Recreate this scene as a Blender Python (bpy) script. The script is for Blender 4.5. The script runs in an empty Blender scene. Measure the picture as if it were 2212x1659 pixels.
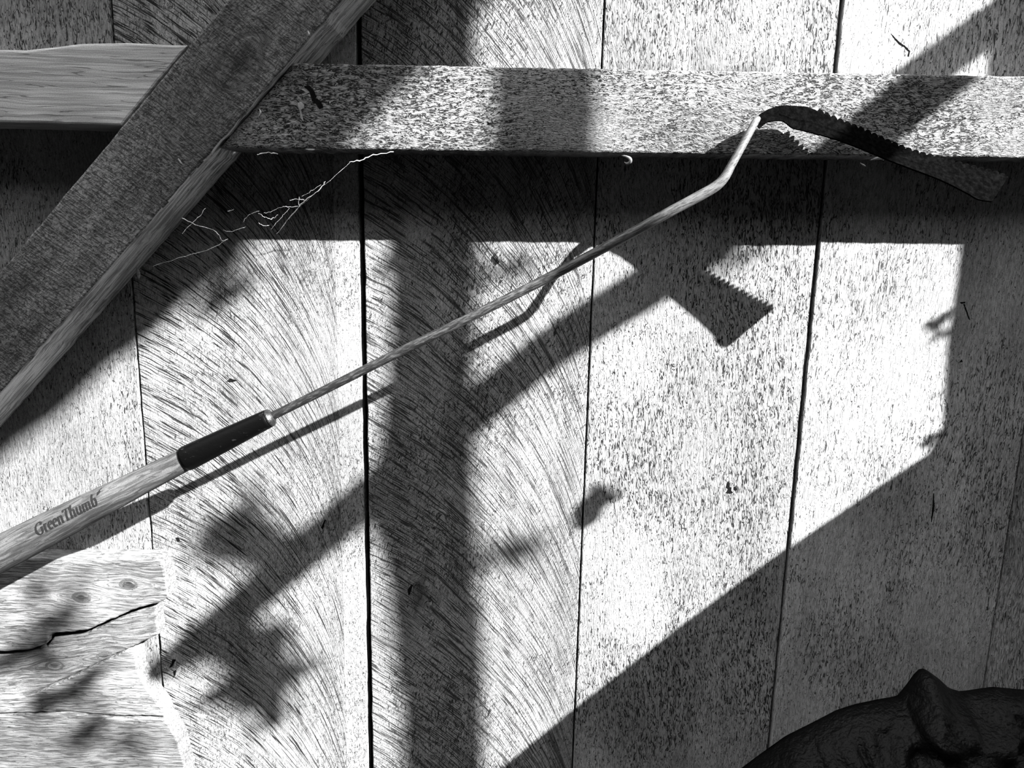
import bpy, bmesh, math, random
from mathutils import Vector, Matrix, noise as mn

C = bpy.context.scene.collection
scene = bpy.context.scene
random.seed(7)

# ---------------------------------------------------------------- camera
W, H, F = 2212, 1659, 1750.0
PITCH = math.atan(F / 8270.0)
ROLL = math.atan(181 / 8270.0)
FW = Vector((0, math.cos(PITCH), -math.sin(PITCH)))
_r = Vector((1, 0, 0)); _u = _r.cross(FW)
RT = _r * math.cos(ROLL) + _u * math.sin(ROLL)
UP = _u * math.cos(ROLL) - _r * math.sin(ROLL)
cam_d = bpy.data.cameras.new('camera'); cam = bpy.data.objects.new('camera', cam_d); C.objects.link(cam)
cam_d.sensor_width = 36; cam_d.lens = 36 * F / W; cam_d.clip_start = 0.01
rot = Matrix((RT, UP, -FW)).transposed()
cam.matrix_world = Matrix.Translation((0, -1, 0)) @ rot.to_4x4()
scene.camera = cam

# ---------------------------------------------------------------- light
SUN = Vector((-1.6, 1.0, -1.29))                      # the way the sunlight travels
sd = bpy.data.lights.new('sun', 'SUN'); sd.energy = 42; sd.angle = math.radians(0.53)
so = bpy.data.objects.new('sun', sd); C.objects.link(so)
so.rotation_euler = SUN.to_track_quat('-Z', 'Y').to_euler(); so.location = (4, -3, 4)
wd = bpy.data.worlds.new('sky'); scene.world = wd; wd.use_nodes = True
nt = wd.node_tree; bg = nt.nodes['Background']
tc = nt.nodes.new('ShaderNodeTexCoord'); sx = nt.nodes.new('ShaderNodeSeparateXYZ'); mr = nt.nodes.new('ShaderNodeMapRange')
nt.links.new(tc.outputs['Generated'], sx.inputs[0]); nt.links.new(sx.outputs[2], mr.inputs[0])
mr.inputs[1].default_value = -0.02; mr.inputs[2].default_value = 0.25; mr.inputs[3].default_value = 0.12; mr.inputs[4].default_value = 1.0
nt.links.new(mr.outputs[0], bg.inputs[0]); bg.inputs[1].default_value = 3.4
vs = scene.view_settings
vs.view_transform = 'Standard'; vs.look = 'None'; vs.gamma = 1; vs.exposure = 0; vs.use_curve_mapping = False

# ---------------------------------------------------------------- measuring helpers
def at(px, py, e=0.0):
    """point that the photograph shows at (px, py), lying e metres in front of the wall face (Y = 0)"""
    d = FW + RT * ((px - W / 2) / F) + UP * ((H / 2 - py) / F)
    t = (1 - e) / d.y
    return Vector((0, -1, 0)) + d * t
def toward_sun(px, py, t):
    """point t metres out from the wall on the sun ray that lands on the wall at (px, py)"""
    return at(px, py) - SUN * t

# ---------------------------------------------------------------- object helpers
def link(o, parent=None):
    C.objects.link(o)
    if parent: o.parent = parent
    return o
def tag(o, label=None, cat=None, group=None, kind=None):
    if label: o['label'] = label
    if cat: o['category'] = cat
    if group: o['group'] = group
    if kind: o['kind'] = kind
    return o
def empty(name, loc=(0, 0, 0)):
    o = bpy.data.objects.new(name, None); o.location = loc; o.empty_display_size = 0.05
    return link(o)
def mesh_obj(name, bm, mat, parent=None, smooth=False):
    """link bm (world coordinates) as an object; its origin sits at its parent's, or at its own middle"""
    if parent is not None: org = parent.matrix_basis.translation.copy() if parent.parent is None else parent['_o'] and Vector(parent['_o'])
    else: org = Vector((0, 0, 0))
    bm.normal_update()
    me = bpy.data.meshes.new(name)
    bmesh.ops.translate(bm, verts=bm.verts, vec=-org)
    bm.to_mesh(me); bm.free()
    if smooth:
        for p in me.polygons: p.use_smooth = True
    me.materials.append(mat)
    o = bpy.data.objects.new(name, me)
    link(o, parent)
    if parent is None: o.location = org
    return o

# ---------------------------------------------------------------- material helpers
class G:
    """tiny helper for writing node maths"""
    def __init__(s, name):
        s.m = bpy.data.materials.new(name); s.m.use_nodes = True
        s.t = s.m.node_tree; s.b = s.t.nodes['Principled BSDF']
    def put(s, sock, v):
        if isinstance(v, (int, float)): sock.default_value = v
        elif isinstance(v, tuple): sock.default_value = v
        else: s.t.links.new(v, sock)
    def math(s, op, a, b=0.0, c=None):
        n = s.t.nodes.new('ShaderNodeMath'); n.operation = op
        s.put(n.inputs[0], a); s.put(n.inputs[1], b)
        if c is not None: s.put(n.inputs[2], c)
        return n.outputs[0]
    def add(s, a, b): return s.math('ADD', a, b)
    def sub(s, a, b): return s.math('SUBTRACT', a, b)
    def mul(s, a, b): return s.math('MULTIPLY', a, b)
    def xyz(s, x, y, z):
        n = s.t.nodes.new('ShaderNodeCombineXYZ')
        for i, v in enumerate((x, y, z)): s.put(n.inputs[i], v)
        return n.outputs[0]
    def noise(s, vec, scale=1.0, detail=1.0, rough=0.5, dist=0.0):
        n = s.t.nodes.new('ShaderNodeTexNoise')
        s.put(n.inputs['Vector'], vec); n.inputs['Scale'].default_value = scale
        n.inputs['Detail'].default_value = detail; n.inputs['Roughness'].default_value = rough
        n.inputs['Distortion'].default_value = dist
        return n.outputs[0]
    def ramp(s, v, a, b, lo=0.0, hi=1.0):
        n = s.t.nodes.new('ShaderNodeMapRange'); n.interpolation_type = 'SMOOTHSTEP'
        s.put(n.inputs[0], v); s.put(n.inputs[1], a); s.put(n.inputs[2], b); s.put(n.inputs[3], lo); s.put(n.inputs[4], hi)
        return n.outputs[0]
    def grey(s, v): return s.xyz(v, v, v)
    def coords(s):
        tcn = s.t.nodes.new('ShaderNodeTexCoord'); sp = s.t.nodes.new('ShaderNodeSeparateXYZ')
        s.t.links.new(tcn.outputs['Object'], sp.inputs[0]); return tcn.outputs['Object'], sp.outputs[0], sp.outputs[1], sp.outputs[2]
    def finish(s, col, height=None, dist=0.001, rough=0.8, spec=0.2, metal=0.0, strength=1.0):
        s.put(s.b.inputs['Base Color'], s.grey(col)); s.put(s.b.inputs['Roughness'], rough)
        s.b.inputs['Specular IOR Level'].default_value = spec; s.b.inputs['Metallic'].default_value = metal
        if height is not None:
            bn = s.t.nodes.new('ShaderNodeBump'); bn.inputs['Distance'].default_value = dist; bn.inputs['Strength'].default_value = strength
            s.put(bn.inputs['Height'], height); s.t.links.new(bn.outputs[0], s.b.inputs['Normal'])
        return s.m

def wood(name, base=0.45, dark=0.04, grain=0.0, arc=None, across=330., along=60., line=0.055, amount=1.0,
         warp=0.0035, bump=0.0016, tone=0.25, saw=None, knots=(), seed=0.0, fibre=1.0, patch=0.12, org=(0, 0, 0), fine=0.5, ring=1.0, seam_on=False, curly=0.9):
    """weathered wood. grain: angle of the fibres (radians from +X, in the XZ plane); arc=(centre x, radius): fibres / saw marks
    running in arcs; knots: (x, z, r)"""
    base *= 0.45; dark *= 0.25
    g = G(name); vec, x, y, z = g.coords()
    if org != (0, 0, 0):
        x = g.add(x, org[0]); z = g.add(z, org[2])
    wn = g.sub(g.noise(g.xyz(g.mul(x, 40.), g.add(g.mul(y, 40.), seed), g.mul(z, 40.)), 1, 2), 0.5)
    wn2 = g.sub(g.noise(g.xyz(g.mul(x, 7.), g.add(g.mul(y, 7.), seed + 9), g.mul(z, 7.)), 1, 2), 0.5)
    ca, sa = math.cos(grain), math.sin(grain)
    al = g.add(g.mul(x, ca), g.mul(z, sa)); ac = g.add(g.mul(x, -sa), g.mul(z, ca))
    al0, ac0 = al, ac
    def kd(kx, kz, kr):
        da = g.mul(g.sub(al0, ca * kx + sa * kz), 0.62); dc = g.sub(ac0, -sa * kx + ca * kz)
        d = g.math('SQRT', g.add(g.mul(da, da), g.mul(dc, dc)))
        return g.add(d, g.mul(wn, kr * .9)), dc
    for kx, kz, kr in knots:
        d, dc = kd(kx, kz, kr)
        k = g.ramp(d, kr * 0.75, kr * 1.1, ring, 0.0)
        side = g.ramp(dc, -kr * .25, kr * .25, -1.0, 1.0)
        bend = g.mul(g.mul(g.ramp(d, 0.0, kr * 4.5, 1.0, 0.0), side), kr * 1.1)
        acb = g.sub(ac, bend)
        ac = g.add(g.mul(acb, g.sub(1.0, k)), g.mul(d, k))
        al = g.mul(al, g.sub(1.0, g.mul(k, 0.6)))
    acw = g.add(g.add(ac, g.mul(wn, warp)), g.mul(wn2, warp * 5))
    yy = g.mul(y, across * 0.6)
    f1 = g.noise(g.xyz(g.mul(acw, across), g.add(yy, seed), g.mul(al, along)), 1, 1.2, 0.5, curly)
    zone = g.noise(g.xyz(g.mul(x, 9.), seed + 3.3, g.mul(z, 6.)), 1, 3, 0.6)
    zonef = g.ramp(zone, 0.36, 0.66, 0.35, 1.35)
    r1 = g.math('ABSOLUTE', g.sub(f1, 0.5))
    lw = g.mul(zonef, line * 0.72)
    l1 = g.ramp(r1, g.mul(lw, 0.45), lw, 1.0, 0.0)
    gate = g.ramp(g.noise(g.xyz(g.mul(acw, across * 0.45), seed + 5, g.mul(al, along * 0.8)), 1, 1), 0.36, 0.50)
    l1 = g.mul(g.mul(l1, gate), amount)
    h = g.mul(f1, fibre)
    h = g.sub(h, g.mul(l1, 0.6))
    lines = l1
    if arc:
        cx, R, freq, la = arc
        dx = g.sub(x, cx)
        v = g.sub(g.math('SQRT', g.math('MAXIMUM', g.sub(R * R, g.mul(dx, dx)), 1e-5)), z)
        v = g.add(g.add(v, g.mul(wn, 0.0035)), g.mul(wn2, 0.02))
        inside = g.ramp(x, cx + R * .985 - .0012, cx + R * .985, 1.0, 0.0)
        s1 = g.noise(g.xyz(g.mul(v, freq), seed, g.mul(x, 14.)), 1, 1.5)
        la1 = g.ramp(g.math('ABSOLUTE', g.sub(s1, 0.5)), 0.015, 0.06, 1.0, 0.0)
        gt = g.ramp(g.noise(g.xyz(g.mul(v, freq * .5), seed + 2, g.mul(x, 30.)), 1, 2), 0.38, 0.50)
        la1 = g.mul(g.mul(g.mul(la1, gt), la), inside)
        h = g.add(g.sub(h, g.mul(la1, 1.0)), g.mul(g.mul(s1, 1.2), inside))
        seam = g.ramp(g.math('ABSOLUTE', g.add(g.sub(x, cx + R * .985), g.mul(wn, .002))), .0001, .0005, .8, 0.0)
        lines = g.math('MAXIMUM', lines, seam) if seam_on else lines
        lines = g.math('MAXIMUM', lines, la1)
    if saw:
        ang, freq, la = saw
        cs, ss = math.cos(ang), math.sin(ang)
        sa_ = g.add(g.add(g.mul(x, -ss), g.mul(z, cs)), g.mul(wn2, 0.012)); sl = g.add(g.mul(x, cs), g.mul(z, ss))
        s2 = g.noise(g.xyz(g.mul(sa_, freq), seed + 4, g.mul(sl, freq * 0.12)), 1, 1.5)
        ls = g.mul(g.ramp(g.math('ABSOLUTE', g.sub(s2, 0.5)), 0.01, 0.05, 1.0, 0.0), la)
        h = g.add(h, g.mul(s2, 0.8)); lines = g.math('MAXIMUM', lines, ls)
    tn = g.noise(g.xyz(g.mul(acw, 30.), g.add(seed, 1.7), g.mul(al, 5.)), 1, 3, 0.6)
    tonef = g.ramp(tn, 0.3, 0.7, 1.0 - tone, 1.0 + tone * 0.6)
    pn = g.noise(g.xyz(g.mul(x, 5.), seed + 8, g.mul(z, 5.)), 1, 2)
    tonef = g.mul(tonef, g.ramp(pn, 0.3, 0.7, 1.0 - patch, 1.0 + patch))
    f2 = g.noise(g.xyz(g.mul(acw, across * 1.35), g.add(g.mul(yy, 1.6), seed + 40), g.mul(al, along * 1.5)), 1, 2, 0.6, 0.3)
    tonef = g.mul(tonef, g.ramp(f2, 0.36, 0.62, 1.0 - fine, 1.0 + fine * 0.45))
    h = g.add(h, g.mul(f2, 0.5))
    speck = g.noise(vec, 900., 1)
    tonef = g.mul(tonef, g.ramp(speck, 0.3, 0.7, 0.85, 1.12))
    for kx, kz, kr in knots:
        d, dc = kd(kx, kz, kr)
        tonef = g.mul(tonef, g.ramp(d, kr * 0.2, kr * 1.0, 0.4, 1.0))
    col = g.add(g.mul(g.mul(tonef, base), g.sub(1.0, lines)), g.mul(lines, dark))
    return g.finish(col, h, bump, 0.78, 0.15)

def plain(name, col, rough=0.6, metal=0.0, nscale=300., namp=0.3, bump=0.0003, spec=0.4, stretch=(1, 1, 1)):
    g = G(name); vec, x, y, z = g.coords()
    n = g.noise(g.xyz(g.mul(x, stretch[0]), g.mul(y, stretch[1]), g.mul(z, stretch[2])), nscale, 3, 0.6)
    return g.finish(g.mul(g.ramp(n, 0.3, 0.7, 1 - namp, 1 + namp), col), n, bump, rough, spec, metal)

M_dark = plain('gap_shade_black', 0.01, 0.9, spec=0.0)

# ---------------------------------------------------------------- shapes
def jag(pts, step=0.012, amp=0.0006, freq=60., seed=0.0, closed=True):
    """subdivide a polygon given as (x, z) points and roughen its outline"""
    out = []
    n = len(pts)
    for i in range(n if closed else n - 1):
        a = Vector(pts[i]); b = Vector(pts[(i + 1) % n]); L = (b - a).length
        k = max(1, int(L / step)); nv = Vector((-(b - a).y, (b - a).x)) / max(L, 1e-9)
        for j in range(k):
            p = a + (b - a) * (j / k)
            q = mn.noise(Vector((p.x * freq, seed, p.y * freq))) + 0.5 * mn.noise(Vector((p.x * freq * 3, seed + 5, p.y * freq * 3)))
            out.append(p + nv * amp * q if j else p + nv * amp * 0.3 * q)
    return out
def prism(pts, yb, yf, bevel=0.0015, rough=0.0004, seed=0.0):
    """polygon in the wall's plane with thickness from y = yb (back) to y = yf (front, towards the camera), front edge rounded"""
    bm = bmesh.new()
    n = len(pts); ctr = sum((Vector(p) for p in pts), Vector((0, 0))) / n
    inw = []
    for i in range(n):
        a, b, c = Vector(pts[i - 1]), Vector(pts[i]), Vector(pts[(i + 1) % n])
        t = (c - a).normalized(); nv = Vector((-t.y, t.x)); inw.append(nv)
    area = sum(pts[i - 1][0] * pts[i][1] - pts[i][0] * pts[i - 1][1] for i in range(n))
    sg = 1 if area > 0 else -1
    rings = []
    for off, y in ((0, yb), (0, yf + bevel), (bevel * 0.35, yf + bevel * 0.3), (bevel, yf)):
        ring = []
        for i, p in enumerate(pts):
            w = 1 + 0.5 * mn.noise(Vector((p[0] * 50, seed + 3, p[1] * 50)))
            q = Vector(p) + inw[i] * sg * off * w
            ring.append(bm.verts.new((q.x, y, q.y)))
        rings.append(ring)
    for a, b in zip(rings, rings[1:]):
        for i in range(n): bm.faces.new((a[i - 1], a[i], b[i], b[i - 1]))
    bm.faces.new(rings[-1]); bm.faces.new(rings[0][::-1])
    bmesh.ops.recalc_face_normals(bm, faces=bm.faces)
    bmesh.ops.triangulate(bm, faces=[f for f in bm.faces if len(f.verts) > 4])
    return bm
def xz(p): return (p.x, p.z)
def poly(pxs, e): return [xz(at(x, y, e)) for x, y in pxs]

def tube(bm, pts, radii, seg=16, cap=True, flat=None):
    """swept tube; radii: float or (a, b) with flat = list of directions for the wide axis a"""
    n = len(pts); rings = []
    prev = None
    for i, p in enumerate(pts):
        t = (pts[min(i + 1, n - 1)] - pts[max(i - 1, 0)]).normalized()
        if prev is None:
            ref = Vector((0, 1, 0)) if abs(t.y) < 0.9 else Vector((1, 0, 0))
            u = (ref - t * ref.dot(t)).normalized()
        else: u = (prev - t * prev.dot(t)).normalized()
        prev = u
        if flat is not None and flat[i] is not None: u = (flat[i] - t * flat[i].dot(t)).normalized()
        v = t.cross(u); r = radii[i]
        a, b = r if isinstance(r, tuple) else (r, r)
        rings.append([bm.verts.new(p + u * math.cos(2 * math.pi * k / seg) * a + v * math.sin(2 * math.pi * k / seg) * b) for k in range(seg)])
    for r0, r1 in zip(rings, rings[1:]):
        for k in range(seg): bm.faces.new((r0[k - 1], r0[k], r1[k], r1[k - 1]))
    if cap: bm.faces.new(rings[0]); bm.faces.new(rings[-1][::-1])
    bmesh.ops.recalc_face_normals(bm, faces=bm.faces)
def smooth_path(pts, k=6):
    out = []
    n = len(pts)
    for i in range(n - 1):
        p0, p1, p2, p3 = pts[max(i - 1, 0)], pts[i], pts[i + 1], pts[min(i + 2, n - 1)]
        for j in range(k):
            t = j / k
            out.append(0.5 * ((2 * p1) + (p2 - p0) * t + (2 * p0 - 5 * p1 + 4 * p2 - p3) * t * t + (3 * p1 - p0 - 3 * p2 + p3) * t ** 3))
    out.append(pts[-1]); return out

# ================================================================ THE WALL OF UPRIGHT PLANKS
wall = empty('wall_back'); tag(wall, kind='structure')
Z0, Z1 = -1.38, 0.85
def vline(x, w, seed, amp=0.0005):
    """left and right sides of the gap between two planks"""
    L, R = [], []
    z = Z0
    while z <= Z1 + 1e-6:
        q = mn.noise(Vector((seed, 0, z * 22))) + 0.5 * mn.noise(Vector((seed, 4, z * 90)))
        q2 = mn.noise(Vector((seed + 7, 0, z * 30))) + 0.5 * mn.noise(Vector((seed, 9, z * 110)))
        L.append((x - w / 2 + amp * q, z)); R.append((x + w / 2 + amp * q2, z)); z += 0.012
    return L, R
gaps = [(-1.62, 0.003, 9.), (-1.335, 0.003, 10.), (-1.045, 0.003, 11.), (-0.757, 0.003, 1.), (-0.4713, 0.0022, 2.), (-0.1865, 0.0066, 3.), (0.0963, 0.0021, 4.), (0.3680, 0.0029, 5.), (0.652, 0.003, 6.), (0.935, 0.003, 7.), (1.22, 0.003, 12.), (1.5, 0.003, 13.)]
amps = [.0006, .0006, .0006, .0006, .0014, .0012, .0004, .0010, .0006, .0006, .0006, .0006]
vl = [vline(x, w, s, a) for (x, w, s), a in zip(gaps, amps)]
k3 = at(905, 1290); k4 = at(1470, 765)
mats = [
    wood('plank_wood_far_left', 0.40, 0.06, math.pi / 2, across=440, along=75, line=.06, patch=.2, seed=11, tone=.15, bump=.0007, fine=.25),
    wood('plank_wood_fan', 0.50, 0.035, math.pi / 2, seam_on=True, arc=(at(733, 1000).x - 0.446 * .985, 0.446, 330., 1.0), across=500, along=140, line=.058, amount=.85, patch=.2, seed=21, fibre=.7, tone=.12, bump=.0007, fine=.25),
    wood('plank_wood_slant', 0.47, 0.035, math.pi / 2 - .25, arc=(at(1262, 900).x - 0.57, 0.60, 290., .9), across=470, along=110, line=.065, amount=.95, patch=.2, seed=31, fine=.25, ring=.35, knots=((k3.x, k3.z, .024),), tone=.14, bump=.0008),
    wood('plank_wood_upright', 0.45, 0.035, math.pi / 2 + .06, across=480, along=80, line=.078, fine=.3, patch=.2, seed=41, tone=.16, bump=.0009),
    wood('plank_wood_pale', 0.56, 0.06, math.pi / 2 - .03, across=440, along=70, line=.058, fine=.25, amount=.95, patch=.2, seed=51, tone=.14, bump=.0007),
    wood('plank_wood_far_right', 0.45, 0.05, math.pi / 2, seed=61)]
fronts = [-0.0005, 0.001, 0.0, 0.0002, -0.003, 0.0]
planks = []
mats = [mats[5], mats[0], mats[5]] + mats + [mats[0], mats[5]]
fronts = [0, 0, 0] + fronts + [0, 0]
for i in range(len(gaps) - 1):
    Lr = vl[i][1]; Rl = vl[i + 1][0]
    pts = Lr + Rl[::-1]
    o = mesh_obj('plank', prism([Vector(p) for p in pts], 0.024, fronts[i], 0.0012, seed=i), mats[i], wall)
    planks.append(o)
bm = bmesh.new(); bmesh.ops.create_cube(bm, size=1)
bmesh.ops.scale(bm, verts=bm.verts, vec=(3.1, 0.012, Z1 - Z0)); bmesh.ops.translate(bm, verts=bm.verts, vec=(-0.06, 0.031, (Z0 + Z1) / 2))
mesh_obj('gap_shade_sheet', bm, M_dark, wall)  # near-black sheet added so the plank gaps show as deep shade

# ground in front of the wall
gd = G('ground_soil'); v_, x_, y_, z_ = gd.coords(); nn = gd.noise(v_, 9., 6, .65)
M_ground = gd.finish(gd.ramp(nn, .3, .7, .02, .05), nn, .02, .95, .1)
bm = bmesh.new(); bmesh.ops.create_grid(bm, x_segments=2, y_segments=2, size=14)
bmesh.ops.translate(bm, verts=bm.verts, vec=(0, -12.5, -1.4))
g_o = mesh_obj('ground', bm, M_ground); tag(g_o, kind='structure')

# ================================================================ RAILS AND BRACE
EB, ER, EL = 0.087, 0.080, 0.080
# brace edges, measured on its front face
bl0, bl1 = at(434, 68, EB), at(68, 506, EB)
br0, br1 = at(628, 132, EB), at(97, 741, EB)
def ext(a, b, z):
    t = (z - a.z) / (b.z - a.z); return Vector((a.x + (b.x - a.x) * t, 0, z))
zt, zb = 0.80, at(60, 1207, .031).z + .006
br_poly = [xz(ext(bl0, bl1, zt)), xz(ext(bl0, bl1, zb)), xz(ext(br0, br1, zb)), xz(ext(br0, br1, zt))]
bang = math.atan2(br0.z - br1.z, br0.x - br1.x)
kb = at(520, 140, EB); kb2 = at(565, 250, EB)
M_brace = wood('brace_wood', 0.36, 0.03, bang, across=260, along=170, line=.045, amount=.7, seed=71, tone=.35, bump=.001, fine=.35,
               saw=(bang - math.pi / 2 + .12, 330., .7), knots=((kb.x + .0, kb.z, .022),), ring=.25, patch=.3)
M_brace_side_lit = wood('brace_side_lit_wood', 1.0, 0.2, bang, across=200, along=12, line=.04, amount=.7, seed=75, tone=.25, bump=.0006)  # paler than the front: bounce off the sunlit planks put into its colour
brace = mesh_obj('diagonal_brace', prism(jag(br_poly, .01, .0011, 70, 1), -0.0012, -EB, 0.0026, seed=8), M_brace)
brace.data.materials.append(M_brace_side_lit)
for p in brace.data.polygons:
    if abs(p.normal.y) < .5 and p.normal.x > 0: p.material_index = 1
tag(brace, 'dark rough sawn diagonal brace running from the top down to the left edge', 'beam')

def on_brace_right(z, gap=0.0):
    p = ext(br0, br1, z); return (p.x + gap / math.sin(bang), z)
def on_brace_left(z, gap=0.0):
    p = ext(bl0, bl1, z); return (p.x - gap / math.sin(bang), z)
# right-hand rail
t0, t1 = at(779, 139, ER), at(2161, 164, ER); b0, b1 = at(700, 323, ER), at(2161, 341, ER)
def lx(a, b, x): t = (x - a.x) / (b.x - a.x); return a.z + (b.z - a.z) * t
zl_t = lx(t0, t1, -.22); zl_b = lx(b0, b1, -.3)
rail_poly = [on_brace_right(zl_b, .0012), (1.4, lx(b0, b1, 1.4)), (1.4, lx(t0, t1, 1.4)), on_brace_right(zl_t, .0012)]
M_rail = wood('rail_wood', 0.42, 0.03, 0.0, across=520, along=130, line=.125, amount=1.0, seed=81, fine=.35, tone=.3, bump=.0012, warp=.006, curly=1.4, patch=.2)
rail = mesh_obj('cross_rail', prism(jag(rail_poly, .006, .0009, 90, 2), -0.0042, -ER, 0.0022, seed=9), M_rail)
tag(rail, 'weathered horizontal rail with rough fibres that the weed cutter hooks over', 'beam')
# left-hand rail
c0, c1 = at(271, 92, EL), at(402, 98, EL); d0, d1 = at(54, 267, EL), at(264, 271, EL)
zt_l = c0.z; zb_l = d1.z
rail2 = [(-1.55, d0.z + .004), on_brace_left(zb_l, .0035), on_brace_left(c1.z, .0035), xz(c0), xz(at(177, 94, EL)), xz(at(120, 101, EL)), xz(at(53, 108, EL)), (-1.55, zt_l - .012)]
M_rail2 = wood('left_rail_wood', 1.0, 0.10, -.01, across=230, along=8, line=.03, amount=.55, seed=91, tone=.15, bump=.0004, warp=.002, patch=.25, fine=.25)
r2 = mesh_obj('cross_rail', prism(jag(rail2, .012, .0008, 60, 3), -0.0012, -EL, 0.0025, seed=10), M_rail2)
tag(r2, 'smooth pale rail end butting against the left side of the diagonal brace', 'beam')

# ================================================================ SPLIT TIMBER, LOWER LEFT
tim = empty('split_timber', at(200, 1400)); tag(tim, 'split and knotty horizontal timber end nailed low on the wall, below the wooden handle', 'timber')
kk = [at(278, 1262, .03), at(118, 1440, .026), at(225, 1420, .026), at(175, 1290, .03)]
o3 = tuple(tim.location)
pieces = [
    ([(-900, 1216), (60, 1207), (330, 1207), (348, 1211), (358, 1250), (364, 1290), (340, 1304), (300, 1313), (230, 1342), (190, 1361), (112, 1370), (97, 1393), (60, 1405), (-900, 1450)], .031, .38, -.02, [kk[0], kk[3]]),
    ([(-900, 1456), (62, 1409), (101, 1397), (116, 1378), (190, 1368), (232, 1347), (300, 1318), (336, 1309), (341, 1372), (270, 1404), (180, 1447), (110, 1480), (60, 1500), (-900, 1560)], .024, .30, .12, [kk[1], kk[2]]),
    ([(-900, 1564), (60, 1502), (112, 1482), (182, 1449), (272, 1406), (291, 1410), (297, 1450), (318, 1490), (343, 1522), (350, 1531), (356, 1547), (250, 1547), (150, 1537), (-900, 1532 + 40)], .029, .44, .0, []),
    ([(-900, 1576), (150, 1540), (250, 1551), (350, 1553), (362, 1563), (384, 1600), (402, 1670), (402, 1760), (-900, 1760)], .031, .26, .0, []),
]
for i, (pp, e, alb, gr, kn) in enumerate(pieces):
    m = wood('split_wood_%s' % 'abcd'[i], alb, .06, gr, across=330, along=28, ring=.6, line=.045, amount=.6, seed=100 + i * 7, tone=.35, bump=.0012, warp=.0035,
             knots=tuple((k.x, k.z, .007) for k in kn), patch=.2, org=o3)
    mesh_obj('split_piece', prism(jag(poly(pp, e), .006, .0014, 90, 20 + i), -0.0015, -e, .0022, seed=i + 30), m, tim)

# ================================================================ THE WEED CUTTER
base = at(406, 989, .108)
tool = empty('weed_cutter', base)
tag(tool, 'long handled weed cutter with serrated black blade leaning over the rail', 'garden tool')
org_t = base.copy()
def tool_mesh(name, bm, mat, parent=None, smooth=True, sub=None):
    o = bpy.data.objects.new(name, bpy.data.meshes.new(name))
    bm.normal_update(); bmesh.ops.translate(bm, verts=bm.verts, vec=-org_t); bm.to_mesh(o.data); bm.free()
    for p in o.data.polygons: p.use_smooth = smooth
    o.data.materials.append(mat); link(o, parent or tool); return o
# wooden handle
A1 = at(406, 989, .108); A0 = at(84, 1153, .099); ax = (A1 - A0); L = ax.length; axn = ax.normalized()
hp, hr = [], []
prof = [(-.95, .002), (-.94, .012), (-.92, .0185), (-.85, .0222), (-.6, .0225), (-.3, .0218), (0, .0206), (.2, .0192), (.42, .0174), (.7, .0150), (1.0, .0134), (1.06, .0131)]
for s, r in prof: hp.append(A0 + ax * s); hr.append(r)
def handle_r(s):
    for (s0, r0), (s1, r1) in zip(prof, prof[1:]):
        if s0 <= s <= s1: return r0 + (r1 - r0) * (s - s0) / (s1 - s0)
    return .0134
hang = math.atan2(axn.z, axn.x)
M_handle = wood('handle_wood', 0.15, 0.08, hang, across=260, along=18, line=.05, amount=.6, seed=121, tone=.3, bump=.0005, warp=.003, patch=.2)
bm = bmesh.new(); dense = []; dr = []
for i in range(61):
    s = -.95 + i / 60 * 2.01; dense.append(A0 + ax * s); dr.append(handle_r(max(-.9499, min(1.059, s))))
tube(bm, dense, dr, 40); handle = tool_mesh('handle', bm, M_handle)
# torn fibres hanging at the handle's lower edge
M_pale = plain('pale_fibre', .22, .8, nscale=400)
bm = bmesh.new()
rr = random.Random(3)
for k in range(9):
    x0 = 70 + k * 9; y0 = 1196 - k * 5.2
    e0 = .096
    p = [at(x0, y0, e0), at(x0 + 10, y0 - 8 + rr.uniform(-1, 1), e0 + .002), at(x0 + 22, y0 - 13 + rr.uniform(-2, 2), e0 + .001)]
    tube(bm, p, [.0003, .0007, .0002], 6)
tool_mesh('splinter', bm, M_pale)
# ferrule
F1 = at(588, 900, .1105)
M_black = plain('black_paint', .006, .42, nscale=180, namp=.5, bump=.0004, spec=.35, stretch=(1, 1, 3))
gm = G('black_painted_ferrule'); v_, x_, y_, z_ = gm.coords()
n1 = gm.noise(gm.xyz(gm.mul(x_, 60.), gm.mul(y_, 160.), gm.mul(z_, 160.)), 1, 4, .7)
sc = gm.ramp(n1, .62, .70)
M_ferr = gm.finish(gm.add(.0015, gm.mul(sc, .02)), n1, .0004, .4, .06)
fa = F1 - A1; bm = bmesh.new()
ss = [(-.035, .0132), (-.03, .0143), (0.0, .0148), (.1, .0145), (.5, .0128), (.93, .0108), (.955, .0106), (.965, .0092)]
tube(bm, [A1 + fa * s for s, r in ss], [r for s, r in ss], 40); tool_mesh('ferrule', bm, M_ferr)
M_metal = plain('worn_metal', .32, .45, .6, 400, .6, .0003, .5)
bm = bmesh.new()
cs_ = [(.955, .0062), (.957, .0101), (.972, .0106), (.985, .0101), (.992, .0084), (1.0, .0080), (1.01, .0062), (1.02, .0045)]
tube(bm, [A1 + fa * s for s, r in cs_], [r for s, r in cs_], 32); c_o = tool_mesh('collar', bm, plain('collar_metal', .015, .35, .4, 500, .5, .0003, .5)); tag(c_o, 'dull worn metal collar')
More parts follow.
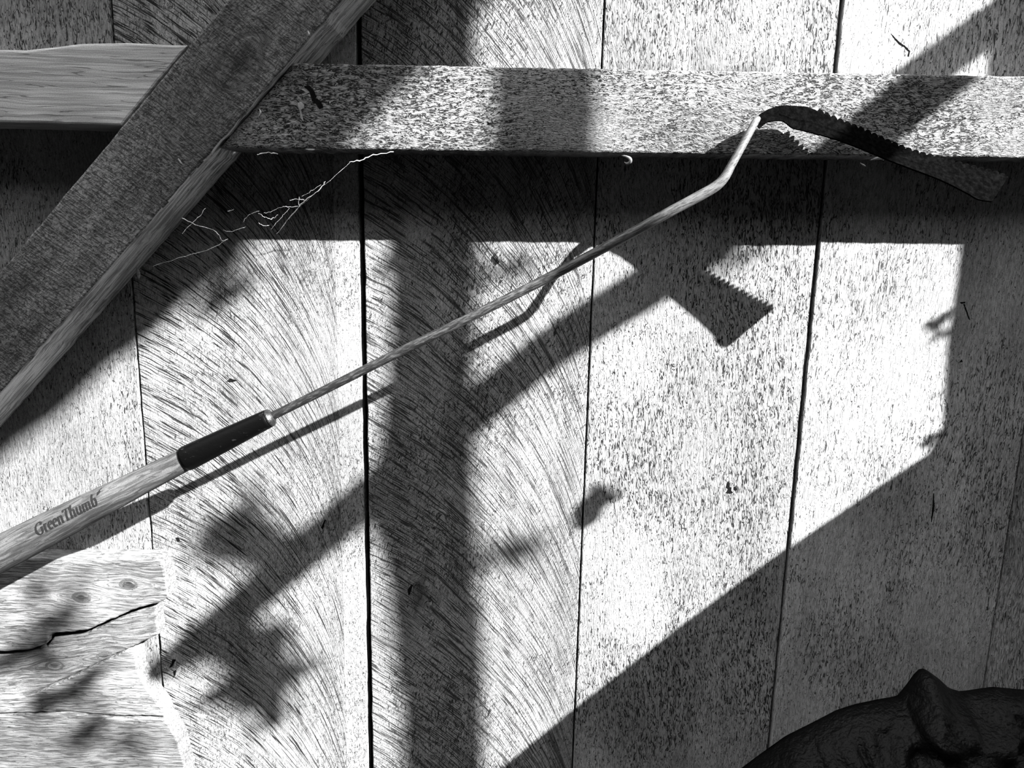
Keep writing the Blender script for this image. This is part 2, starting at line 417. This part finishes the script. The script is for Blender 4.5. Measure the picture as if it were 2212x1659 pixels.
# rod, crank and neck
rp = [(570, 908, .110), (700, 843, .1118), (860, 762, .114), (1020, 683, .1162), (1180, 602, .1185), (1330, 522, .1205), (1450, 456, .122), (1515, 421, .1225), (1548, 401, .1225), (1566, 382, .122), (1580, 357, .1205), (1598, 325, .118), (1617, 290, .113), (1630, 266, .108), (1638, 255, .105)]
rw = [.0048, .0049, .0050, .0051, .0052, .0053, .0055, .0056, .0054, .0050, .0044, .0041, .0041, .0040, .0030]
path = smooth_path([at(*p) for p in rp], 7)
ww = []
for i in range(len(path)):
    t = i / 7; k = min(int(t), len(rw) - 2); ww.append(rw[k] + (rw[k + 1] - rw[k]) * (t - k))
bm = bmesh.new(); tube(bm, path, ww, 20)
gm = G('scuffed_rod_metal'); v_, x_, y_, z_ = gm.coords()
ra = math.radians(27)
al = gm.add(gm.mul(x_, math.cos(ra)), gm.mul(z_, math.sin(ra))); ac = gm.add(gm.mul(x_, -math.sin(ra)), gm.mul(z_, math.cos(ra)))
n1 = gm.noise(gm.xyz(gm.mul(al, 90.), gm.mul(y_, 600.), gm.mul(ac, 600.)), 1, 5, .7)
n2 = gm.ramp(gm.add(gm.mul(x_, .75), gm.mul(gm.noise(v_, 14., 2), .08)), .05, .75)      # paint worn off more and more towards the crank
wear = gm.ramp(gm.add(n1, gm.mul(n2, .34)), .48, .86)
M_rod = gm.finish(gm.add(.012, gm.mul(wear, .10)), n1, .0003, .42, .3, .15)
tool_mesh('rod', bm, M_rod)
# blade: outline on both long edges, measured from the photograph, each point with its distance from the wall
top = [(1628, 264, .1050), (1637, 249, .1020), (1648, 241, .1010), (1664, 233, .1000), (1690, 227, .0985), (1735, 229, .0970), (1754, 234, .0968), (1800, 255, .1000), (1858, 279, .1045), (1916, 305, .1082), (1974, 328, .1112), (2032, 343, .1143), (2090, 359, .1175), (2150, 374, .1205), (2176, 384, .1215)]
bot = [(1640, 278, .1110), (1650, 269, .1085), (1662, 263, .1070), (1690, 262, .1065), (1712, 277, .1070), (1740, 284, .1085), (1800, 300, .1135), (1860, 322, .1185), (1915, 345, .1225), (1970, 366, .1265), (2030, 389, .1310), (2085, 416, .1350), (2112, 431, .1385), (2142, 436, .1400)]
tp = smooth_path([at(*p) for p in top], 10); bp = smooth_path([at(*p) for p in bot], 10)
nT = 560
def resample(path, n):
    d = [0]
    for a, b in zip(path, path[1:]): d.append(d[-1] + (b - a).length)
    out = []; j = 0
    for i in range(n):
        s = d[-1] * i / (n - 1)
        while j < len(d) - 2 and d[j + 1] < s: j += 1
        out.append(path[j].lerp(path[j + 1], (s - d[j]) / max(d[j + 1] - d[j], 1e-9)))
    return out
tq = resample(tp, nT); bq = resample(bp, nT)
bm = bmesh.new(); rows = []
TH = .0010
pitch_n = 15.0                                               # samples per tooth
for i in range(nT):
    a, b = tq[i], bq[i]; wdir = (a - b).normalized()
    tl = (tq[min(i + 1, nT - 1)] - tq[max(i - 1, 0)]).normalized()
    nrm = wdir.cross(tl).normalized()
    if nrm.y > 0: nrm = -nrm
    ph = (i / pitch_n) % 1.0
    tooth = .0038 * (abs(math.sin(math.pi * ph)) ** .7) if i > 150 and i < nT - 6 else (.0018 if i >= nT - 6 else 0)
    endf = 0.0
    if i > nT - 14: endf = (i - (nT - 14)) / 14
    cols = []
    for f, off in ((0, 0), (.18, 0), (.33, .0), (.40, .0007), (.47, 0), (.75, 0), (1, 0)):
        p = b.lerp(a, f)
        if f == 1: p = a + wdir * (tooth - .001)
        cols.append((p, off if i > 60 else 0))
    fr = [bm.verts.new(p + nrm * (TH + o)) for p, o in cols]; bk = [bm.verts.new(p - nrm * (TH - o)) for p, o in cols]
    rows.append((fr, bk))
for (f0, k0), (f1, k1) in zip(rows, rows[1:]):
    for j in range(6):
        bm.faces.new((f0[j], f0[j + 1], f1[j + 1], f1[j])); bm.faces.new((k0[j + 1], k0[j], k1[j], k1[j + 1]))
    bm.faces.new((f0[6], k0[6], k1[6], f1[6])); bm.faces.new((k0[0], f0[0], f1[0], k1[0]))
for fr, bk in (rows[0], rows[-1]):
    for j in range(6): bm.faces.new((fr[j], fr[j + 1], bk[j + 1], bk[j]))
bmesh.ops.recalc_face_normals(bm, faces=bm.faces)
gm = G('black_blade_paint'); v_, x_, y_, z_ = gm.coords()
n1 = gm.noise(v_, 220., 4, .7)
M_blade = gm.finish(gm.ramp(n1, .35, .75, .0008, .003), n1, .0005, .8, .0)
bl = tool_mesh('blade', bm, M_blade, smooth=False); tag(bl, 'black serrated blade with saw teeth along its upper edge')

# ---- printed lettering on the handle: broad-nib strokes wrapped round the wood
def nib_strokes(text):
    """letter strokes in units of x-height = 1, as lists of points; vertical strokes come out thick, level ones thin"""
    def arc(cx, cy, rx, ry, a0, a1, n=14): return [(cx + rx * math.cos(math.radians(a0 + (a1 - a0) * i / n)), cy + ry * math.sin(math.radians(a0 + (a1 - a0) * i / n))) for i in range(n + 1)]
    D = {
        'G': (1.75, [arc(.85, .78, .72, .80, 52, 322, 22), [(1.40, .80), (1.40, .18)], [(1.12, .80), (1.62, .80)], [(1.36, 1.50), (1.36, 1.12)]]),
        'r': (.92, [[(.28, 1.0), (.28, 0)], [(.06, .96), (.28, 1.0)], [(.06, 0), (.52, 0)], arc(.62, .60, .34, .36, 165, 60, 8)]),
        'e': (1.02, [[(.16, .55), (.84, .55)], arc(.52, .50, .37, .49, 5, 310, 20)]),
        'n': (1.30, [[(.28, 1.0), (.28, 0)], [(.06, .96), (.28, 1.0)], [(.06, 0), (.50, 0)], arc(.63, .64, .34, .33, 170, 0, 12) + [(.97, .4), (.97, 0)], [(.75, 0), (1.20, 0)]]),
        'T': (1.35, [[(.70, 1.56), (.70, 0)], [(.05, 1.56), (1.36, 1.56)], [(.06, 1.60), (.06, 1.24)], [(1.35, 1.60), (1.35, 1.24)], [(.42, 0), (.98, 0)]]),
        'h': (1.30, [[(.28, 1.70), (.28, 0)], [(.06, 1.66), (.28, 1.70)], [(.06, 0), (.50, 0)], arc(.63, .64, .34, .33, 170, 0, 12) + [(.97, .4), (.97, 0)], [(.75, 0), (1.20, 0)]]),
        'u': (1.30, [[(.28, 1.0), (.28, .36)] + arc(.62, .36, .34, .34, 180, 350, 12), [(.06, .97), (.30, 1.0)], [(.98, 1.0), (.98, 0)], [(.76, .97), (.98, 1.0)], [(.98, 0), (1.20, .04)]]),
        'm': (1.95, [[(.28, 1.0), (.28, 0)], [(.06, .96), (.28, 1.0)], [(.06, 0), (.50, 0)], arc(.60, .66, .32, .31, 170, 0, 12) + [(.92, .4), (.92, 0)], [(.72, 0), (1.12, 0)], arc(1.24, .66, .32, .31, 170, 0, 12) + [(1.56, .4), (1.56, 0)], [(1.36, 0), (1.80, 0)]]),
        'b': (1.20, [[(.28, 1.70), (.28, .05)], [(.06, 1.66), (.28, 1.70)], arc(.62, .50, .40, .49, 150, -160, 22)]),
    }
    x = 0; out = []
    for ch in text:
        wv, st = D[ch]
        for s in st: out.append([(x + a, b) for a, b in s])
        x += wv
    return out, x
strokes, TW = nib_strokes('GreenThumb')
px0, px1 = (84, 1150), (200, 1094)                           # baseline in the photograph
def s_of(px, py):
    best = None
    for i in range(400):
        s = i / 400; p = A0 + ax * s
        d = p - Vector((0, -1, 0)); dz = d.dot(FW)
        X = W / 2 + F * d.dot(RT) / dz; Y = H / 2 - F * d.dot(UP) / dz
        k = (X - px) ** 2 + (Y - py) ** 2
        if best is None or k < best[0]: best = (k, s, X, Y)
    return best
sA = s_of(*px0)[1] + .058; sB = s_of(*px1)[1] + .093
tl_ = (sB - sA) * L; unit = tl_ / TW
yv = Vector((0, -1, 0)); yv = (yv - axn * yv.dot(axn)).normalized(); upv = axn.cross(yv)
if upv.z < 0: upv = -upv
def wrap(tx, ty, lift=.00025):
    s = sA + tx * unit / L; r = handle_r(s) + lift
    ang = (TXT0 + ty * unit * 1.38) / handle_r(s)
    c = A0 + ax * s
    return c + yv * math.cos(ang) * r + upv * math.sin(ang) * r
TXT0 = .0002
bm = bmesh.new(); NW = .155; NT = .06; shear = .14
for st in strokes:
    fine = []
    for a, b in zip(st, st[1:]):
        k = max(1, int(math.hypot(b[0] - a[0], b[1] - a[1]) / .12))
        for j in range(k): fine.append((a[0] + (b[0] - a[0]) * j / k, a[1] + (b[1] - a[1]) * j / k))
    fine.append(st[-1]); prev = None
    for i, (a, b) in enumerate(fine):
        q = fine[min(i + 1, len(fine) - 1)]; p = fine[max(i - 1, 0)]
        tx, ty = q[0] - p[0], q[1] - p[1]; ln = math.hypot(tx, ty) or 1; tx /= ln; ty /= ln
        w = NT + NW * abs(ty)
        nx, ny = -ty * w, tx * w
        v1 = bm.verts.new(wrap(a + nx + shear * (b + ny), b + ny)); v2 = bm.verts.new(wrap(a - nx + shear * (b - ny), b - ny))
        if prev: bm.faces.new((prev[0], v1, v2, prev[1]))
        prev = (v1, v2)
# the small leaf after the last letter
lf = [(0, 0), (.10, .42), (.42, .66), (.95, .92), (.92, .50), (.70, .16), (.28, .02)]
vs_ = [bm.verts.new(wrap(TW + .12 + a + shear * (1.15 + b), 1.15 + b)) for a, b in lf]; bm.faces.new(vs_)
M_ink = plain('black_ink', .003, .7, nscale=900, namp=.5)
lo = bpy.data.objects.new('lettering', bpy.data.meshes.new('lettering')); bmesh.ops.translate(bm, verts=bm.verts, vec=-org_t); bm.to_mesh(lo.data); bm.free()
lo.data.materials.append(M_ink); link(lo, handle); tag(lo, 'small black printed lettering with a leaf mark')

# ================================================================ COBWEB
web = empty('cobweb', at(500, 480, .08)); tag(web, 'thin dusty cobweb strands in the dark corner between brace and rail', 'cobweb')
M_silk = plain('dusty_silk', .7, .6, nscale=500)
threads = [
    ([(393, 471, .082), (430, 488, .08), (466, 500, .079), (480, 520, .078), (492, 516, .078)], .00055),
    ([(444, 450, .078), (428, 470, .079), (406, 490, .08), (394, 505, .08)], .0005),
    ([(330, 575, .05), (400, 553, .06), (456, 537, .07), (492, 516, .078)], .0005),
    ([(703, 392, .08), (688, 412, .08), (660, 432, .08), (646, 446, .079), (620, 478, .07), (597, 505, .06)], .0007),
    ([(693, 399, .081), (672, 413, .081), (652, 424, .08)], .0005),
    ([(626, 433, .08), (640, 430, .08), (657, 432, .08)], .0006), ([(646, 425, .08), (646, 437, .08), (647, 446, .08)], .0005),
    ([(612, 446, .079), (630, 447, .08), (646, 445, .08)], .0005), ([(625, 450, .08), (614, 462, .078), (600, 478, .075), (585, 495, .07)], .0004),
    ([(558, 461, .078), (575, 470, .078), (586, 473, .077)], .0005), ([(584, 474, .077), (592, 470, .077), (600, 464, .078)], .0005),
    ([(570, 460, .078), (584, 458, .078), (600, 450, .079), (618, 446, .079)], .0004),
    ([(526, 480, .077), (530, 472, .077), (545, 461, .077), (560, 456, .078)], .0004),
    ([(482, 497, .078), (500, 500, .078), (520, 494, .077), (530, 490, .077)], .0004),
    ([(558, 481, .077), (570, 487, .077), (582, 486, .077)], .0004), ([(492, 456, .077), (505, 452, .077)], .0004),
    ([(755, 350, .083), (782, 345, .083), (805, 335, .084), (850, 328, .086)], .0007),
    ([(556, 334, .084), (575, 329, .086), (600, 333, .085)], .0008),
    ([(646, 447, .08), (700, 400, .081), (755, 352, .083)], .00018),
]
bm = bmesh.new()
for pts, r in threads:
    pp = smooth_path([at(*p) for p in pts], 5)
    for i in range(1, len(pp) - 1): pp[i] = pp[i] + Vector((rr.uniform(-1, 1), 0, rr.uniform(-1, 1))) * .0006
    tube(bm, pp, [r * rr.uniform(.25, .85) for _ in pp], 5)
o = mesh_obj('strand', bm, M_silk, web); tag(o, kind='stuff')

# ================================================================ SMALL MARKS ON THE WOOD
def blob(pxs, e0, th, name, mat, parent=None, seed=1):
    return mesh_obj(name, prism(jag(poly(pxs, e0), .002, .0006, 300, seed), -e0 + th, -e0 - .0004, .0004, seed=seed), mat, parent)
M_hole = plain('dark_hole', .006, .9, spec=0)
def part_of(plank, pxs, name, mat, lift=.0004, seed=1):
    e0 = -fronts[planks.index(plank)] + lift
    return mesh_obj(name, prism(jag(poly(pxs, e0), .0015, .0005, 400, seed), -e0 + .0012, -e0, .0003, seed=seed), mat, plank)
for p in planks: p['_o'] = (0.0, 0.0, 0.0)
P_ = planks[3:9]
part_of(P_[3], [(1572, 1040), (1577, 1044), (1576, 1052), (1581, 1053), (1580, 1060), (1584, 1064), (1578, 1067), (1568, 1065), (1573, 1056), (1568, 1053)], 'knot_hole', M_hole, seed=3)
part_of(P_[3], [(1586, 1051), (1591, 1053), (1593, 1059), (1588, 1060), (1585, 1056)], 'knot_hole', M_hole, seed=4)
part_of(P_[1], [(372, 1425), (380, 1424), (377, 1432), (372, 1440), (364, 1444), (370, 1434)], 'knot_hole', M_hole, seed=5)
part_of(P_[1], [(377, 1430), (381, 1429), (380, 1440), (375, 1443)], 'splinter', M_pale, .001, seed=6)
part_of(P_[1], [(374, 1452), (380, 1446), (378, 1458), (372, 1468), (375, 1458)], 'knot_hole', M_hole, seed=7)
part_of(P_[1], [(382, 1446), (389, 1439), (390, 1448), (384, 1458), (378, 1462)], 'splinter', M_pale, .001, seed=8)
part_of(P_[1], [(490, 824), (497, 817), (505, 820), (513, 822), (504, 825), (496, 826)], 'knot_hole', M_hole, seed=9)
part_of(P_[1], [(379, 1162), (385, 1161), (389, 1168), (384, 1171)], 'knot_hole', M_hole, seed=10)
part_of(P_[1], [(693, 1140), (702, 1122), (704, 1124), (698, 1144)], 'knot_hole', M_hole, seed=11)
part_of(P_[2], [(880, 1275), (889, 1262), (892, 1264), (886, 1284), (882, 1286)], 'knot_hole', M_hole, seed=12)
part_of(P_[4], [(2074, 653), (2086, 652), (2085, 655), (2076, 656)], 'nail', M_hole, seed=13)
part_of(P_[4], [(2081, 657), (2084, 657), (2096, 691), (2093, 690)], 'scratch', M_hole, seed=14)
part_of(P_[4], [(2072, 783), (2078, 776), (2080, 782)], 'nail', M_hole, seed=15)
part_of(P_[4], [(2014, 1096), (2016, 1066), (2018, 1066), (2019, 1098), (2013, 1128), (2011, 1128)], 'scratch', M_hole, seed=16)
part_of(P_[4], [(1925, 72), (1933, 80), (1944, 91), (1955, 98), (1967, 110), (1964, 122), (1961, 122), (1963, 111), (1953, 101), (1942, 95), (1930, 81)], 'scratch', M_hole, seed=17)
# rail marks: nail head, cracks, curled splinters on its lower edge
rail['_o'] = (0., 0., 0.)
mesh_obj('nail', prism(jag(poly([(643, 222), (650, 220), (656, 226), (656, 234), (650, 238), (652, 250), (655, 262), (649, 256), (647, 240), (643, 232)], ER + .002), .002, .0003, 300, 3), -ER + .001, -ER - .002, .0005), M_pale, rail)
for i, pp in enumerate([[(656, 186), (668, 184), (678, 196), (684, 208), (680, 215), (672, 210), (668, 198)], [(672, 214), (684, 212), (694, 220), (698, 232), (690, 236), (682, 224)], [(964, 172), (970, 170), (973, 174), (967, 177)], [(1052, 262), (1062, 266), (1058, 270)]]):
    mesh_obj('crack', prism(jag(poly(pp, ER + .0006), .0015, .0008, 300, i + 30), -ER + .001, -ER - .0006, .0003), M_hole, rail)
def curl(pts, r, parent, mat=M_pale, name='splinter'):
    bm = bmesh.new(); pp = smooth_path([at(*p) for p in pts], 6); n = len(pp)
    tube(bm, pp, [max(.0002, r * math.sin(math.pi * (i + .5) / n)) for i in range(n)], 7); return mesh_obj(name, bm, mat, parent, True)
curl([(1343, 336, .085), (1352, 338, .09), (1361, 343, .091), (1361, 350, .09), (1354, 353, .088), (1349, 350, .086)], .0019, rail)
curl([(1880, 346, .085), (1895, 342, .088), (1910, 341, .089), (1907, 347, .088)], .0018, rail)
curl([(1858, 352, .084), (1866, 357, .086), (1870, 359, .086)], .0008, rail)
curl([(660, 322, .084), (672, 324, .087), (680, 323, .086)], .0012, rail)
curl([(560, 235, .086), (563, 244, .088), (558, 254, .087)], .0010, rail)
curl([(502, 336, .084), (506, 331, .087), (509, 329, .085)], .0012, rail)
brace['_o'] = (0., 0., 0.)
curl([(385, 342, .091), (391, 352, .093), (395, 358, .091)], .0010, brace)
curl([(665, 66, .091), (668, 74, .094), (668, 80, .092)], .0010, brace)
curl([(295, 578, .02), (299, 590, .03), (300, 602, .02)], .0022, brace)

# ================================================================ BLACK CRUMPLED SHEET, LOWER RIGHT
def sack():
    outline = [(1560, 1700), (1640, 1640), (1700, 1597), (1760, 1567), (1810, 1541), (1850, 1528), (1897, 1518), (1943, 1510), (1961, 1488), (1977, 1466), (1990, 1452), (2002, 1450), (2021, 1463), (2037, 1475), (2056, 1493), (2080, 1500), (2150, 1490), (2260, 1500), (2420, 1580)]
    top_ = [at(x, y, .05) for x, y in outline]
    bm = bmesh.new(); nx, nz = 110, 60; tq_ = resample(top_, nx); fr, bk = [], []
    for j in range(nz + 1):
        f = j / nz; row, rb = [], []
        for i in range(nx):
            t = tq_[i]; z = t.z + (-1.398 - t.z) * (f ** 1.6)
            bulge = .06 + .16 * (1 - (1 - f) ** 3)
            v = Vector((t.x * 14, z * 14, 2.1)); n = mn.noise(v); n2 = mn.noise(v * 2.7); n3 = abs(mn.noise(v * 1.4))
            g_ = min(1, f * 5)
            y = -(.05 + .16 * (1 - (1 - f) ** 2) + g_ * (.05 * abs(n) + .03 * abs(n2) + .04 * n3))
            if j == 0: y = -.05
            row.append(bm.verts.new((t.x + .01 * n2 * min(1, f * 12), min(y, -.012), z))); rb.append(bm.verts.new((row[-1].co.x, row[-1].co.y + .007, z)))
        fr.append(row); bk.append(rb)
    for j in range(nz):
        for i in range(nx - 1):
            bm.faces.new((fr[j][i], fr[j][i + 1], fr[j + 1][i + 1], fr[j + 1][i])); bm.faces.new((bk[j][i + 1], bk[j][i], bk[j + 1][i], bk[j + 1][i + 1]))
        for i in (0, nx - 1): bm.faces.new((fr[j][i], fr[j + 1][i], bk[j + 1][i], bk[j][i]))
    for i in range(nx - 1):
        bm.faces.new((fr[0][i], bk[0][i], bk[0][i + 1], fr[0][i + 1])); bm.faces.new((fr[nz][i], fr[nz][i + 1], bk[nz][i + 1], bk[nz][i]))
    bmesh.ops.recalc_face_normals(bm, faces=bm.faces)
    return bm
gm = G('black_sheeting'); v_, x_, y_, z_ = gm.coords(); n1 = gm.noise(v_, 55., 3, .6)
M_sheet = gm.finish(.0015, gm.math('ABSOLUTE', gm.sub(n1, .5)), .006, .5, .12)
o = mesh_obj('crumpled_sheeting', sack(), M_sheet, None, True)
tag(o, 'crumpled black sheeting heaped against the planks in the bottom right corner', 'sheeting')

# ================================================================ WHAT STANDS OUTSIDE THE PICTURE AND SHADES THE WALL
M_bark = plain('tree_bark', .12, .9, nscale=30, namp=.5, bump=.01, stretch=(1, 1, .3))
M_leaf = plain('leaf', .10, .6, nscale=60)
def down_to_ground(p, lean=.0): return Vector((p.x + lean, p.y, -1.42))
tree = empty('garden_tree', toward_sun(960, 2900, 1.0)); tree.location.z = -1.4
tag(tree, 'slender tree standing off to the right whose trunk throws the upright band of shade', 'tree')
cl = [(936, 500), (934, 700), (918, 900), (908, 1040), (930, 1200), (937, 1320), (946, 1450), (956, 1600)]
rad = [.042, .041, .044, .052, .044, .043, .042, .042]
pts = [toward_sun(x, y, 1.0) for x, y in cl]
pts = [toward_sun(940, -900, 1.0), toward_sun(930, 100, 1.0)] + pts + [down_to_ground(pts[-1], .02)]
rad = [.03, .04] + rad + [.06]
KX = .76   # the sun comes in aslant, so a round trunk's shade on the wall is wider than the trunk
sp = smooth_path(pts, 6); rs = []
for i in range(len(sp)):
    t = i / 6; k = min(int(t), len(rad) - 2); rs.append((rad[k] + (rad[k + 1] - rad[k]) * (t - k)) * KX)
bm = bmesh.new(); tube(bm, sp, rs, 14); 
tloc = tree.location.copy()
def tree_part(name, bm, mat, par, smooth=True):
    o = bpy.data.objects.new(name, bpy.data.meshes.new(name)); bmesh.ops.translate(bm, verts=bm.verts, vec=-par.location); bm.to_mesh(o.data); bm.free()
    for p in o.data.polygons: p.use_smooth = smooth
    o.data.materials.append(mat); return link(o, par)
tree_part('trunk', bm, M_bark, tree)
# the long straight branch
bpts = [(2330, -85, .46), (2150, 48, .50), (2010, 148, .54), (1820, 290, .60), (1640, 430, .66), (1430, 598, .72), (1200, 745, .84), (985, 922, .97), (800, 1068, 1.05), (620, 1228, 1.13), (420, 1392, 1.22), (340, 1448, 1.26), (290, 1478, 1.28)]
brr = [.0195, .0195, .0195, .022, .024, .023, .023, .023, .023, .022, .020, .015, .010]
sp = smooth_path([toward_sun(*p) for p in bpts], 5); rs = []
for i in range(len(sp)):
    t = i / 5; k = min(int(t), len(brr) - 2); rs.append((brr[k] + (brr[k + 1] - brr[k]) * (t - k)) * 1.2)
bm = bmesh.new(); tube(bm, sp, rs, 12); tree_part('branch', bm, M_bark, tree)
def leaf(bm, c, u, v, ln, wd):
    """a single pointed leaf in the plane spanned by u, v with slight fold"""
    n = u.cross(v).normalized(); pts_ = [(-.5, 0), (-.25, .38), (.1, .5), (.5, 0), (.1, -.5), (-.25, -.38)]
    vv = [bm.verts.new(c + u * a * ln + v * b * wd + n * abs(b) * wd * .2) for a, b in pts_]
    c1 = bm.verts.new(c + u * .1 * ln)
    for i in range(6): bm.faces.new((vv[i], vv[(i + 1) % 6], c1))
su = Vector((1, 0, 0)); sv = Vector((0, 0, 1))
def cluster(bm, px, py, rx, ry, t, n, size, rnd):
    for i in range(n):
        a = rnd.uniform(0, 6.28); r = math.sqrt(rnd.random())
        c = toward_sun(px + rx * r * math.cos(a), py + ry * r * math.sin(a), t + rnd.uniform(-.06, .06))
        th = rnd.uniform(0, 6.28); u = (su * math.cos(th) + sv * math.sin(th)); v = (sv * math.cos(th) - su * math.sin(th))
        u = (u + Vector((0, rnd.uniform(-.4, .4), 0))).normalized()
        leaf(bm, c, u, v, size * rnd.uniform(.8, 1.3), size * .5 * rnd.uniform(.8, 1.2))
rnd = random.Random(12)
bm = bmesh.new()
cluster(bm, 555, 1440, 90, 100, 1.25, 40, .075, rnd)
cluster(bm, 540, 1150, 85, 80, 1.3, 22, .06, rnd)
cluster(bm, 455, 1180, 40, 60, 1.2, 3, .04, rnd)
cluster(bm, 1100, 1195, 80, 40, 1.3, 8, .05, rnd)
cluster(bm, 1130, 575, 90, 35, 1.3, 5, .045, rnd)
cluster(bm, 430, 630, 100, 80, 1.3, 9, .055, rnd)
cluster(bm, 1560, 560, 60, 20, 1.3, 2, .045, rnd)
cluster(bm, 1500, 160, 140, 60, 1.25, 5, .05, rnd)
cluster(bm, 70, 1340, 60, 60, 1.2, 8, .055, rnd)
cluster(bm, 110, 1530, 110, 50, 1.2, 9, .055, rnd)
cluster(bm, 20, 1450, 60, 60, 1.2, 6, .055, rnd)
cluster(bm, 200, 1630, 110, 50, 1.2, 8, .055, rnd)
cluster(bm, 900, 560, 60, 30, 1.1, 2, .04, rnd)
o = tree_part('foliage', bm, M_leaf, tree, False); tag(o, kind='stuff')
# two nearer leaves throwing the small sharp mark
bm = bmesh.new()
c = toward_sun(1278, 1100, .5); leaf(bm, c, (su * .62 + sv * .78), (sv * .62 - su * .78), .078, .038)
c = toward_sun(1308, 1062, .5); leaf(bm, c, (su * .93 - sv * .2), (sv * .93 + su * .2), .055, .034)
tw = [toward_sun(1240, 1150, .5), toward_sun(1300, 1070, .52), toward_sun(1500, 900, .55), toward_sun(2300, -100, .6)]
o = tree_part('leaf', bm, M_leaf, tree, False)
# leaning big bough that shades the upper left
tree2 = empty('leaning_tree', (0, 0, 0))
tag(tree2, 'thick leaning tree outside the picture shading the upper left corner', 'tree')
RB = .23
edge = [toward_sun(x, y, 1.6) for x, y in [(-330, 1260), (-100, 1085), (85, 940), (330, 735), (572, 505), (720, 350), (1030, 40), (1500, -440), (2200, -1100)]]
pp = []
for i, q in enumerate(edge):
    dd = (edge[min(i + 1, len(edge) - 1)] - edge[max(i - 1, 0)]).normalized()
    pp.append(q + Vector((-dd.z, 0, dd.x)) * RB * (1 if dd.x > 0 else -1))
foot = Vector((pp[0].x - .35, pp[0].y, -1.42))
pp = [foot, pp[0] + Vector((-.28, 0, -.42))] + pp
tree2.location = (foot.x, foot.y, -1.4)
sp = smooth_path(pp, 6)
bm = bmesh.new(); tube(bm, sp, [RB * .98 + .004 * math.sin(i * 1.3) for i in range(len(sp))], 16); tree_part('trunk', bm, M_bark, tree2)
# unseen leafy mass added behind the camera to hold back low sky
hd = G('added_hedge_leaves'); v_, x_, y_, z_ = hd.coords(); hn = hd.noise(v_, 14., 6, .7)
M_added_hedge = hd.finish(hd.ramp(hn, .35, .65, .01, .07), hn, .08, .8, .2)
bm = bmesh.new(); nx, nz = 120, 40; g0 = []
hpath = resample([Vector(p) for p in ((-4.6, -.1, 0), (-4.6, -2.6, 0), (-3.4, -3.7, 0), (4.6, -3.7, 0), (6.1, -2.7, 0), (6.4, -.1, 0))], nx + 1)
for j in range(nz + 1):
    row = []
    for i in range(nx + 1):
        X, Y, _z = hpath[i]; z = -1.4 + 4.3 * j / nz
        tg = (hpath[min(i + 1, nx)] - hpath[max(i - 1, 0)]).normalized(); no = Vector((tg.y, -tg.x, 0))
        k = mn.noise(Vector((X * 1.1, Y, z * 1.1))) * .25 + mn.noise(Vector((X * 4, Y, z * 4))) * .12
        row.append(bm.verts.new((X + no.x * k, Y + no.y * k, z + (.25 * mn.noise(Vector((X * 1.5, 3, 0))) if j == nz else 0))))
    g0.append(row)
for j in range(nz):
    for i in range(nx): bm.faces.new((g0[j][i], g0[j][i + 1], g0[j + 1][i + 1], g0[j + 1][i]))
bk = [[bm.verts.new((v.co.x * 1.12, v.co.y * 1.2, v.co.z)) for v in row] for row in (g0[0], g0[-1])]
for i in range(nx):
    bm.faces.new((g0[-1][i], g0[-1][i + 1], bk[1][i + 1], bk[1][i])); bm.faces.new((bk[0][i], bk[0][i + 1], bk[1][i + 1], bk[1][i]))
o = mesh_obj('added_hedge', bm, M_added_hedge); tag(o, 'tall leafy mass added behind the camera to block low sky', 'added_hedge')
# board screen to the right, with an upright and a sloping edge
SC = .37
scr = [(1000, 2300), (1000, 1728), (1150, 1603), (1240, 1530), (1480, 1343), (1700, 1182), (1850, 1080), (1993, 987), (1998, 972), (2022, 925), (2024, 850), (2030, 760), (2040, 690), (2052, 600), (2060, 530), (2088, 340), (2118, 130), (2145, -60), (2200, -500), (3400, -500), (3400, 2300)]
spoly = [xz(toward_sun(x, y, SC)) for x, y in scr]
zlow = -1.399
spoly = [(x, max(z, zlow)) for x, z in spoly]
M_scr = wood('screen_wood', .3, .05, math.pi / 2, across=200, along=30, seed=140)
bm = prism(spoly, -SC + .018, -SC, .0005)
o = mesh_obj('board_screen', bm, M_scr); tag(o, 'board screen with a sloping edge, close in front at far right, outside the picture', 'screen')
bm = bmesh.new()
ivy = [(2004, 706, .03, 200), (2022, 722, .026, 150), (2030, 690, .022, 240), (2000, 742, .012, 250), (2012, 858, .011, 200), (1990, 962, .024, 215), (2004, 945, .02, 190)]
for x, y, s, a in ivy:
    a = math.radians(a); leaf(bm, toward_sun(x, y, SC + .012), su * math.cos(a) + sv * math.sin(a), sv * math.cos(a) - su * math.sin(a), s, s * .6)
o2 = mesh_obj('ivy_leaves', bm, M_leaf, o); tag(o2, kind='stuff')
for o in bpy.data.objects:
    if '_o' in o: del o['_o']
